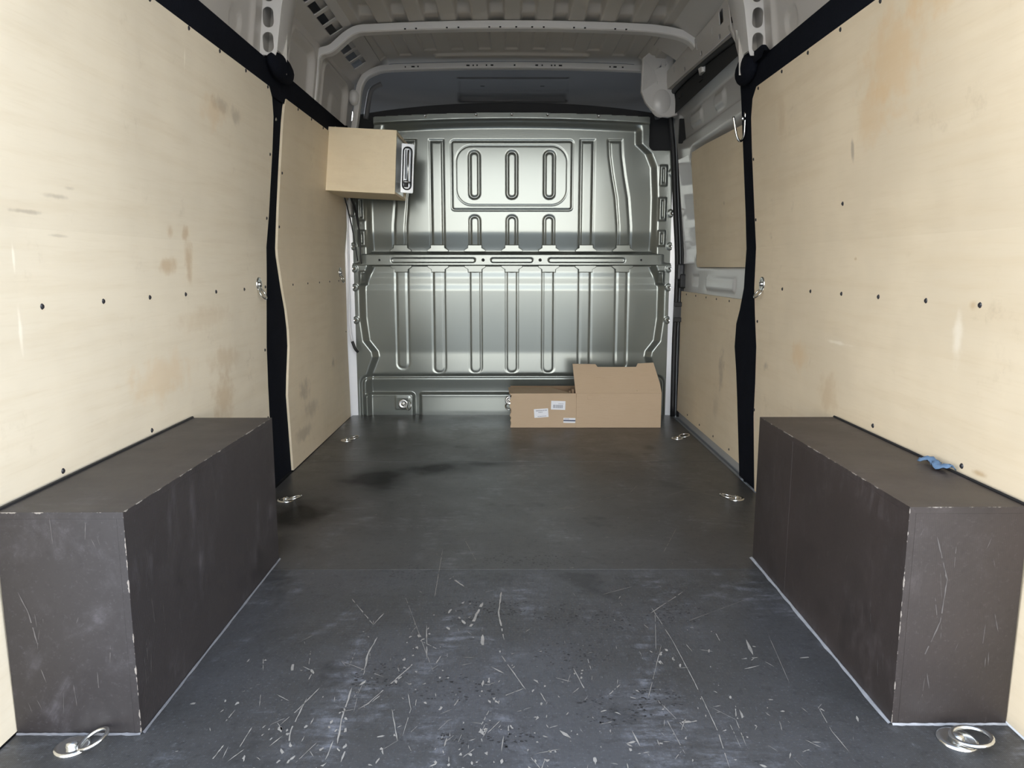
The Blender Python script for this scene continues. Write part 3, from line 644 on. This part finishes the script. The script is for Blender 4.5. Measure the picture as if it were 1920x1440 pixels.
# right rail above the sliding door
rl = empty('trim_3'); tag(rl, 'punched grey steel rail above the sliding door opening', kind='structure')
RX = .782
holes = [rrect(y - .012, z - .010, y + .012, z + .010, .006, 3) for y, z in ((3.03, 1.700), (3.30, 1.712), (3.60, 1.724))]
holes += [rrect(y - .006, z - .014, y + .006, z + .014, .004, 3) for y, z in ((3.12, 1.745), (3.36, 1.755), (3.58, 1.765), (3.80, 1.772))]
holes += [rrect(2.965, 1.735, 3.02, 1.785, .008, 3)]
plate('rail_face', [(2.88, 1.675), (4.02, 1.722), (4.02, 1.80), (3.1, 1.79), (2.90, 1.80)], holes, .003, lambda u, v, t: (RX + (1.8 - v) * .12 + t, u, v), M['body'], rl)
mesh('rail_lip', [(RX + .013, 2.88, 1.675), (RX + .010, 4.02, 1.722), (RX + .075, 4.02, 1.712), (RX + .078, 2.88, 1.665)], [(0, 1, 2, 3)], M['body'], rl)
mesh('rail_web', [(RX + .05, 2.88, 1.60), (RX + .05, 4.1, 1.60), (RX + .05, 4.1, 1.86), (RX + .05, 2.88, 1.86)], [(0, 1, 2, 3)], M['darkslot'], rl)  # black sheet painted in for the shaded gap behind the rail
for a, b in (((.80, 2.90, 1.70), (.838, 2.80, 1.545)), ((.800, 2.80, 1.66), (.842, 2.86, 1.55))): tube('strut', [a, b], [.014, .009], M['body_light'], rl)
# gusset casting at the front corner
GP = [(.655, 1.850), (.70, 1.885), (.755, 1.895), (.80, 1.86), (.81, 1.76), (.84, 1.60), (.80, 1.590), (.765, 1.595), (.715, 1.625), (.685, 1.66), (.663, 1.71)]
gh = [[(.718, 1.805), (.735, 1.822), (.752, 1.848), (.757, 1.815)], [(.764, 1.850), (.780, 1.83), (.772, 1.818), (.762, 1.822)], rrect(.735, 1.742, .743, 1.76, .003, 2)]
gp = plate('corner_gusset', GP, gh, .02, lambda u, v, t: (u, 3.99 + t - .9 * max(0, v - 1.78), v), M['body_light'], rl, .006)
gp['label'] = 'moulded grey corner plate with triangular holes'
bulb = lathe('corner_bulge', [(math.cos(a) * .066, math.sin(a) * .066) for a in np.linspace(0, 1.5, 8)], M['body_light'], rl, 24)
bulb.location = (.762, 3.99, 1.660); bulb.rotation_euler = (PI / 2, 0, 0); bulb.scale = (.90, 1.15, .40)
for s in (-1,):
    lg = lathe('corner_bulge', [(.0, .03), (.02, .027), (.035, .018), (.04, 0)][::-1], M['body_light'], wl, 16)
    lg.location = (s * .815, 4.03, 1.69); lg.rotation_euler = (PI / 2, 0, 0); lg.scale = (.7, 1.0, .8)

# ------------------------------------------------------------------ sliding door
door = empty('door_1'); tag(door, 'closed sliding side door with plywood infill panels', kind='structure')
DO = .034
def dsk(y, z):
    base = np.interp(z, WZ, WX) + DO; d = np.zeros_like(y)
    # upper part: shelf, recess, slots
    d += .016 * sstep(1.605, 1.62, z)
    q = sdbox(y, z, 2.7, 1.47, 4.02, 1.60, .02); d -= .018 * (1 - sstep(-.012, .006, q))
    q = sdbox(y, z, 3.25, 1.50, 3.42, 1.57, .03); d += .012 * (1 - sstep(-.02, .004, q))
    q = sdbox(y, z, 3.62, 1.50, 3.85, 1.57, .03); d += .012 * (1 - sstep(-.02, .004, q))
    # window opening, the sheet rolls outward around it
    q = sdbox(y, z, 2.6, .835, 3.86, 1.40, .08); d -= .045 * (1 - sstep(-.03, .02, q))
    # middle rail embossing
    q = sdbox(y, z, 3.16, .722, 3.62, .785, .015); d += .008 * (1 - sstep(-.010, .006, q))
    q = sdbox(y, z, 3.78, .735, 3.92, .79, .012); d -= .006 * (1 - sstep(-.008, .004, q))
    return (base - d, y, z)
heightfield('door_sheet', np.arange(2.84, 4.155, .007), np.arange(-.03, 1.675, .007), dsk, M['door'], door, None)
vs = []
for z, ya in ((.845, 3.87), (.90, 3.845), (1.1, 3.835), (1.30, 3.84), (1.385, 3.87)):
    for k in range(6): q = k / 5; vs.append((wx(z) + DO + .001 - .014 * q ** 1.3, ya + (4.06 - ya) * q, z))
mesh('window_surround', vs, [(i * 6 + k, i * 6 + k + 1, i * 6 + k + 7, i * 6 + k + 6) for i in range(4) for k in range(5)], M['white'], door, True)
wp = rowpanel('plywood_panel', 1, [(.828, 2.86, 3.80), (.845, 2.86, 3.825), (1.355, 2.86, 3.825), (1.367, 2.86, 3.81), (1.385, 3.55, 3.80)], DO - .004, PLY, M['ply_door'], door)
wp['label'] = 'birch plywood panel filling the door window'
lp_ = rowpanel('plywood_panel', 1, [(.036, 2.86, 4.10), (.698, 2.86, 4.105)], DO - .012, PLY, M['ply_door'], door)
for y in (3.20, 3.40, 3.58, 3.78, 3.98): wallscrew(lp_, 1, y, .685, DO - .012, s=.9)
for y in (3.10, 3.35, 3.60, 3.85): wallscrew(lp_, 1, y, .06, DO - .012, s=.9)
for y, z in ((3.45, 1.645), (3.85, 1.66)): box('slot', (wx(z) + DO - .03, y - .03, z - .008), (wx(z) + DO, y + .03, z + .008), M['darkslot'], door)  # dark blocks imitate shaded slots in the door
box('slot', (.862, 3.99, 1.46), (.90, 4.01, 1.58), M['darkslot'], door)  # dark upright block, shade of a slot put into its colour
box('outer_skin', (1.01, 2.7, -.1), (1.014, 4.4, 1.98), M['body'], door)
# rubber seal round the opening
sp = smoothpath([(.905, 4.125, 0), (.906, 4.145, .40), (.905, 4.13, .83), (.885, 4.14, 1.15), (.868, 4.148, 1.42), (.848, 4.15, 1.60), (.835, 4.10, 1.685), (.825, 3.95, 1.712), (.822, 3.6, 1.704), (.824, 3.2, 1.685), (.828, 2.9, 1.665)], 6)
seal = empty('trim_4'); tag(seal, 'black rubber seal around the sliding door opening', kind='structure')
tube('rubber_seal', [(p[0] - .002, p[1] - .01, p[2]) for p in sp], .014, M['black'], seal, 10)
tube('seal_lip', [(p[0] + .024, p[1] - .024, p[2] - .012 * (1 if p[2] > 1.6 else 0)) for p in sp], .009, M['black'], seal, 8)
tube('seal_channel', [(p[0] + .012, p[1] - .002, p[2] + .004) for p in sp], .012, M['sill'], seal, 8)
# latch blocks on the post
for z, h, lab in ((.585, .075, 'black door guide block with two clips'), (.79, .10, 'upper black door lock striker block')):
    lt = empty('latch_block', (.898, 4.10, z)); tag(lt, lab + (' on the post at mid height' if z < .6 else ' on the post just above the door rail'), 'latch')
    if z < .6:
        box('body', (-.006, -.005, -.05), (.05, .03, .05), M['blockplastic'], lt, .004)
        for zz_ in (-.042, .042): box('clip', (-.012, -.018, zz_ - .012), (.054, .0, zz_ + .012), M['black'], lt, .003)
    else:
        box('body', (0, -.02, -.03), (.035, .02, .055), M['blockplastic'], lt, .008)
        o = box('hook_arm', (.012, -.035, -.075), (.056, .01, .0), M['black'], lt, .008)
# sill step
sill = empty('trim_5'); tag(sill, 'grey stepped sill below the sliding door', kind='structure')
P = [(.9005, .001), (.912, .001), (.914, -.012), (.925, -.016), (.93, -.006), (.936, -.006), (.94, -.02), (.955, -.02), (.962, .012), (.99, .012), (.99, -.06), (.9005, -.06)]
vs = [(x, y, z) for y in (2.86, 4.16) for x, z in P]; n = len(P)
mesh('sill_section', vs, [(k, (k + 1) % n, n + (k + 1) % n, n + k) for k in range(n)] + [tuple(range(n))[::-1], tuple(range(n, 2 * n))], M['sill'], sill)

# ------------------------------------------------------------------ wheel arch boxes
def arch(s, xin, y0, y1, mat, lab, seam=None):
    r = empty('wheel_arch_box', (0, 0, 0)); tag(r, lab, 'box', 'wheel arch boxes')
    H = .414; T = .012; xo = .8985
    sg = lambda a, b: (min(s * a, s * b), max(s * a, s * b))
    a, b = sg(xin, xo); box('top_panel', (a, y0, H - T), (b, y1, H), mat, r, .0004)
    a, b = sg(xin, xin + T)
    if seam:
        box('side_panel', (a, y0, .0005), (b, seam - .0006, H - T), mat, r, .0006); box('side_panel', (a, seam + .0006, .0005), (b, y1, H - T), mat, r, .0006)
    else: box('side_panel', (a, y0, .0005), (b, y1, H - T), mat, r, .0004)
    a, b = sg(xin + T, xo); box('end_panel', (a, y0, .0005), (b, y0 + T, H - T), mat, r, .0004); box('end_panel', (a, y1 - T, .0005), (b, y1, H - T), mat, r, .0004)
    mb = MB()
    def bead(p, q, wdt, hh):
        p, q = Vector(p), Vector(q); d = (q - p).normalized(); k = Vector((-d.y, d.x, 0)); N = 26; v = []
        for i in range(N + 1):
            c = p.lerp(q, i / N); ww = wdt * random.uniform(.6, 1.25)
            v += [c + k * ww + Vector((0, 0, .0004)), c + Vector((0, 0, hh * random.uniform(.7, 1.2))), c - k * ww + Vector((0, 0, .0004))]
        mb.add(v, [(i * 3 + j, i * 3 + j + 1, i * 3 + j + 4, i * 3 + j + 3) for i in range(N) for j in (0, 1)])
    bead((s * (xin - .002), y0, 0), (s * (xin - .002), y1, 0), .006 if s > 0 else .0035, .003)
    bead((s * xin, y0 - .002, 0), (s * xo, y0 - .002, 0), .004, .003)
    mb.build('sealant_bead', M['sealant'] if s < 0 else M['sealant_pale'], r)
    mb = MB(); sm = MB()
    for k in range(34):
        u, v, L = random.uniform(y0 + .03, y1 - .03), random.uniform(.03, .38), random.uniform(.01, .06) * (1 if random.random() > .3 else 1.6)
        scratch(sm, [(u, v), (u + random.gauss(0, .004), min(v + L, .405))], random.uniform(.0003, .0008), 0, step=.006)
    n0 = len(sm.v); sm.v = [(s * (xin - .0006), a_, b_) for a_, b_, c_ in sm.v]
    se = MB()
    for k in range(16):
        u, v, L = random.uniform(xin + .02, xo - .03), random.uniform(.03, .38), random.uniform(.01, .05)
        scratch(se, [(u, v), (u + random.gauss(0, .006), min(v + L, .405))], random.uniform(.0003, .0009), 0, step=.006)
    scratch(se, [(.74, .36), (.765, .28), (.76, .20), (.735, .13)] if s > 0 else [(.87, .27), (.855, .23), (.845, .17)], .0012, 0, step=.008)
    se.v = [(s * a_, y0 - .0006, b_) for a_, b_, c_ in se.v]
    sm.add(se.v, se.f); o = sm.build('scratch_marks', M['scratch'], r); o['kind'] = 'stuff'
    mb = MB(); mb.add(*tubedata([(s * (xo - .002), y0 + (y1 - y0) * k / 10, H + .001) for k in range(11)], .0035, 6)); mb.build('wall_joint', M['black'], r)
    return r
archL = arch(-1, .676, 1.232, 2.045, M['arch_l'], 'dark brown phenolic box over the left wheel arch, pale mesh scuffs on its end')
archR = arch(1, .688, 1.256, 2.050, M['arch_r'], 'dark brown phenolic box over the right wheel arch with a small blue rag on top', 1.80)

# ------------------------------------------------------------------ lashing rings
def ring_proto(name='lashing_ring', rr=.021, tilt=0.35, dish=.026):
    r = empty(name)
    lathe('dish', [(dish, 0), (dish * .98, .003), (dish * .8, .0042), (dish * .55, .0022), (dish * .42, .0022)], M['chrome'], r, 24)
    lathe('bolt_head', [(.009, .002), (.009, .006), (.007, .009), (.003, .0105)], M['chrome'], r, 12)
    path = [(math.cos(a) * rr, math.sin(a) * rr * 1.15, 0) for a in [k * 2 * PI / 22 for k in range(22)]]
    o = tube('ring', path, .0032, M['chrome'], r, 8, True); o.location = (dish * .75 + rr * .62, 0, .0115); o.rotation_euler = (0, -tilt, 0)
    return r
def ring_copy(src, loc, rot, lab, grp, tilt=None, sc=1):
    r = src.copy(); COL.objects.link(r); r.location = loc; r.rotation_euler = rot; r.scale = (sc,) * 3; r['label'] = lab; r['category'] = 'lashing ring'; r['group'] = grp
    for ch in src.children:
        c = ch.copy(); COL.objects.link(c); c.parent = r
        if tilt is not None and c.name.startswith('ring'): c.rotation_euler = (0, -tilt, 0)
    return r
p0 = ring_proto(); p0.location = (-.778, 1.193, 0.0004); p0.rotation_euler = (0, 0, .12); p0.scale = (1.12,) * 3
tag(p0, 'zinc lashing ring on the floor in front of the left wheel arch box', 'lashing ring', 'lashing rings on the floor')
G = 'lashing rings on the floor'
for loc, rz, ti, lab, sc in (((.780, 1.207, .0004), -.45, .12, 'zinc lashing ring on the floor in front of the right wheel arch box', 1.3),
                         ((-.818, 2.591, .0004), -.4, .25, 'zinc lashing ring on the floor at the foot of the left carpeted pillar', 1.15),
                         ((.806, 2.604, .0004), 3.5, .2, 'zinc lashing ring on the floor at the foot of the right carpeted pillar', 1.15),
                         ((-.80, 3.525, .0004), .1, .25, 'small distant zinc lashing ring on the floor by the left front plywood panel', 1.1),
                         ((.808, 3.564, .0004), .2, .2, 'small distant zinc lashing ring on the floor by the sliding door sill', 1.1)):
    ring_copy(p0, loc, (0, 0, rz), lab, G, ti, sc)
for c in [o for o in COL.objects if o.parent and o.parent.name == 'lashing_ring.001' and o.name.startswith('ring')]: c.location = (.016, 0, .010); c.scale = (1.15, .95, 1)
G = 'lashing rings on the walls'
ring_copy(p0, (-wx(.77) + .0005, 2.675, .768), Euler((0, PI / 2, 0)), 'zinc lashing ring on the left plywood panel beside the black pillar', G, .5)
ring_copy(p0, (-wx(.79) + .0005, 3.965, .800), Euler((0, PI / 2, 0)), 'zinc lashing ring on the left plywood next to the bulkhead', G, .3)
ring_copy(p0, (wx(.77) - .0005, 2.725, .768), Euler((0, PI / 2, PI)), 'zinc lashing ring on the right plywood panel beside the black pillar', G, .7)
ring_copy(p0, (-.612, YB - .0195 + .030 - .022, .066), Euler((PI / 2, .2, 0)), 'zinc lashing ring on the foot of the grey bulkhead', 'lashing rings on the bulkhead', .9, 1.05)
ring_copy(p0, (-.012, YB - .0175 + .030 - .020, .085), Euler((PI / 2, 1.57, 0)), 'lashing ring on the bulkhead half hidden behind the cardboard box', 'lashing rings on the bulkhead', .6, 1.0)

# ------------------------------------------------------------------ J hook on the right pillar
hk = empty('coat_hook', (.857, 2.885, 1.36)); tag(hk, 'zinc J shaped hook screwed to the right carpeted pillar', 'hook')
tube('hook_rod', smoothpath([(.004, 0, .035), (.004, -.001, .0), (.003, -.002, -.045), (-.006, -.004, -.066), (-.018, -.006, -.066), (-.028, -.007, -.045), (-.036, -.008, -.01), (-.042, -.008, .018)], 5), .0045, M['chrome'], hk)
lathe('screw_head', [(.008, 0), (.008, .003), (.004, .005)], M['chrome'], hk, 12).location = (-.004, -.004, .012)
hk.children[-1].rotation_euler = (PI / 2, -.5, 0)

# ------------------------------------------------------------------ overhead cabinet
cb = empty('wall_cabinet', (-.882, 3.60, 1.184), (0, math.radians(3.0), 0)); tag(cb, 'pale plywood box mounted high on the left wall by the bulkhead', 'cabinet')
Wd, Hd, Dp, T = .332, .288, .36, .012
box('front_panel', (0, 0, .0), (Wd, T, Hd), M['ply_cab'], cb, .001)
box('bottom_panel', (0, T + .0005, 0), (Wd, Dp, T), M['ply_cab'], cb, .001)
box('top_panel', (0, T + .0005, Hd - T), (Wd, Dp, Hd), M['ply_cab'], cb, .001)
box('back_panel', (0, Dp, 0), (Wd, Dp + T, Hd), M['ply_cab'], cb, .001)
box('metal_side', (Wd - .014, T + .001, T + .001), (Wd - .008, Dp - .001, Hd - T - .001), M['alu'], cb)
sw = MB()
fl = empty('flange_unit'); fl.parent = cb; fl.location = (Wd - .008, .20, .145); fl.rotation_euler = (0, 0, math.radians(-22))
fl.name = 'vent_housing'
def vf(u, v, t): return (u, t, v)
fo = plate('frame', rrect(0, -.118, .066, .118, .005, 3), [rrect(.012, -.102, .055, .102, .020, 5)], .004, lambda u, v, t: (u, t, v), M['alu'], cb)
bk = box('back_plate', (.008, .010, -.11), (.060, .0125, .11), M['alu'], cb)
rb = tube('rubber_loop', [(u, -.004, v) for u, v in rrect(.012, -.102, .055, .102, .020, 5)], .0036, M['black'], cb, 8, True)
bar = tube('chrome_bar', [(.038, .0, -.09), (.038, .0, .09)], .0045, M['chrome'], cb)
rod = tube('thin_rod', [(.028, .002, -.05), (.026, .002, .09)], .002, M['black'], cb)
kn = tube('latch_pin', [(.014, -.008, -.066), (.052, -.008, -.066)], .004, M['chrome'], cb)
blk = box('latch_body', (.02, -.006, -.09), (.036, .008, -.058), M['cable'], cb, .002)
for o in (fo, bk, rb, bar, rod, kn, blk):
    o.parent = cb; o.matrix_local = Matrix.Translation((Wd - .012, .235, .148)) @ Matrix.Rotation(math.radians(20), 4, 'Z')
bpy.data.objects.remove(fl)

# ------------------------------------------------------------------ cables by the bulkhead
c1 = tube('power_cable', smoothpath([(-.868, 3.98, 1.185), (-.862, 4.03, 1.12), (-.850, 4.06, 1.03), (-.838, 4.07, .93), (-.830, 4.08, .86)], 5), .0032, M['cable']); tag(c1, 'thin black cable hanging straight from under the wall cabinet', 'cable', 'cables by the bulkhead')
c2 = tube('power_cable', smoothpath([(-.835, 3.98, 1.185), (-.825, 4.04, 1.12), (-.818, 4.07, 1.04), (-.815, 4.08, .96), (-.815, 4.08, .90), (-.812, 4.085, .845)], 5), [.006] * 10 + [.0035] * 16, M['cable']); tag(c2, 'thicker black cable curving down beside the bulkhead flange', 'cable', 'cables by the bulkhead')
c3 = tube('white_cable', smoothpath([(-.872, 4.05, 1.17), (-.874, 4.06, 1.0), (-.880, 4.08, .80), (-.886, 4.09, .62), (-.886, 4.09, .50), (-.876, 4.09, .42)], 6), .0055, M['whitecable']); tag(c3, 'white cable running down the corner beside the bulkhead', 'cable', 'cables by the bulkhead')
c4 = tube('cable_sleeve', smoothpath([(-.876, 4.088, .425), (-.862, 4.09, .385), (-.850, 4.10, .365)], 4), .008, M['cable'], c3)
cj = box('junction_box', (-.885, 4.06, 1.10), (-.855, 4.11, 1.18), M['body_light'], None, .004); tag(cj, 'small pale junction box under the wall cabinet with cables', 'junction box')

# ------------------------------------------------------------------ cardboard box
ct = empty('cardboard_box', (-.008, 3.82, 0)); tag(ct, 'open brown cardboard box with labels lying against the bulkhead', 'cardboard box')
CH = .180; W1 = .340; W2 = .784; CD = .26; t_ = .004
ragged = [(0.0, .0)] + [(random.uniform(-.006, .008), z) for z in np.linspace(.012, CH - .012, 13)] + [(-.004, CH)]
fp = plate('front_panel', [(W1 + .004, .0)] + [(W1, CH)] + ragged[::-1], [], t_, lambda u, v, t: (u, t, v), M['card'], ct, .0005)
box('front_panel', (W1 + .0015, -.006, 0), (W2, -.006 + t_, CH), M['card'], ct, .0008)['label'] = 'plain half of the carton front'
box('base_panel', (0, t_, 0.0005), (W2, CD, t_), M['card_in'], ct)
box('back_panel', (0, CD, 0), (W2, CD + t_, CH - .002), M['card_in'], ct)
box('side_panel', (.002, t_, 0), (.002 + t_, CD, CH - .02), M['card'], ct)
box('side_panel', (W2 - t_, t_, 0), (W2, CD, CH), M['card'], ct)
# folded top flap of the low half
mesh('flap', [(-.006, 0, CH), (W1 * .98, 0, CH - .002), (W1 * .62, .18, CH + .004), (-.012, .18, CH + .004), (-.006, 0, CH - .003), (W1 * .98, 0, CH - .005), (W1 * .62, .18, CH + .001), (-.012, .18, CH + .001)], BOXF and [(0, 1, 2, 3), (7, 6, 5, 4), (0, 4, 5, 1), (1, 5, 6, 2), (2, 6, 7, 3), (3, 7, 4, 0)], M['card'], ct)
# raised flap: leaning sheet with two tabs
FL = [(W1 - .002, 0), (W2, 0), (W2 - .006, .06), (W2 - .030, .175), (.672, .170), (.662, .150), (.458, .150), (.448, .166), (W1 - .012, .168)]
lean = math.radians(32)
fl = plate('flap', FL, [], t_, lambda u, v, t: (u, -.004 + v * math.sin(lean) + t, CH + .001 + v * math.cos(lean)), M['card'], ct, .0005); fl['label'] = 'tall flap standing up from the carton'
box('crease', (.655, -.0072 + .004, CH + .01), (.657, .0, CH + .02), M['card'], ct)
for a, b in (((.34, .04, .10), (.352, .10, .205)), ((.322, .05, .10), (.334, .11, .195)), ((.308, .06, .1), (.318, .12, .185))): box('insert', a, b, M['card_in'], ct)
mesh('flap', [(.53, -.0075, 0.001), (.62, -.0075, .001), (.625, -.0075, .034), (.53, -.0075, .032)], [(0, 1, 2, 3)], M['card'], ct)
box('tab', (.40, -.0085, .150), (.425, -.006, .170), M['card'], ct, .001)
# labels
def label(cx, cz, wd, ht, ang, kind):
    L = box('paper_label', (-wd / 2, -.0012, -ht / 2), (wd / 2, 0, ht / 2), M['paper'], ct); L.location = (cx, -.0028 - .001, cz); L.rotation_euler = (0, ang, 0)
    L['label'] = {'a': 'white label with a printed heading line', 'b': 'white barcode label', 'c': 'small label with a dark blue band'}[kind]
    mb = MB(); y0, y1 = -.0018, -.0012
    if kind == 'b':
        x = -wd * .36
        while x < wd * .32:
            ww = random.choice([.0009, .0016, .0024]); mb.box((x, y0, -ht * .32), (x + ww, y1, ht * .06)); x += ww + random.choice([.001, .0018])
        for k in range(6): mb.box((wd * .02 + k * .0045, y0, ht * .16), (wd * .02 + k * .0045 + .003, y1, ht * .21))
        mb.build('barcode', M['greyink'], L)
    elif kind == 'a':
        for r_, n_, sz, st in ((.30, 12, .0036, -.36), (.10, 7, .0026, -.2), (-.36, 14, .0024, -.26)):
            for k in range(n_): mb.box((wd * st + k * (sz * 1.35), y0, ht * r_ - sz * .7), (wd * st + k * (sz * 1.35) + sz * random.uniform(.6, 1), y1, ht * r_ + sz * .7))
        mb.build('print_lines', M['greyink'], L)
    else:
        mb.box((-wd / 2, y0, -ht * .16), (wd / 2, y1, ht * .10)); mb.build('dark_band', M['ink'], L); mb = MB()
        for k in range(5): mb.box((-wd * .42 + k * .005, y0, ht * .24), (-wd * .42 + k * .005 + .0035, y1, ht * .36))
        mb.build('print_lines', M['greyink'], L)
label(.160, .077, .074, .046, -.07, 'a'); label(.248, .118, .074, .046, .03, 'b'); label(.307, .038, .062, .026, .02, 'c')

# ------------------------------------------------------------------ small blue rag on the right wheel arch box
def rag():
    vs = []; fs = []; nu, nv = 14, 6
    for j in range(nv):
        for i in range(nu):
            u = i / (nu - 1) - .5; v = j / (nv - 1) - .5
            vs.append((v * .020 + .006 * math.sin(u * 9), u * .085, .004 + .005 * math.sin(u * 17 + j) * math.cos(v * 5) + .006 * (1 - 4 * v * v)))
    fs = [(j * nu + i, j * nu + i + 1, (j + 1) * nu + i + 1, (j + 1) * nu + i) for j in range(nv - 1) for i in range(nu - 1)]
    o = mesh('rag', vs, fs, M['rag'], None, True); m = o.modifiers.new('thickness', 'SOLIDIFY'); m.thickness = .002; return o
rg = rag(); rg.location = (.880, 1.515, .4165); tag(rg, 'crumpled blue rag on top of the right wheel arch box', 'rag')
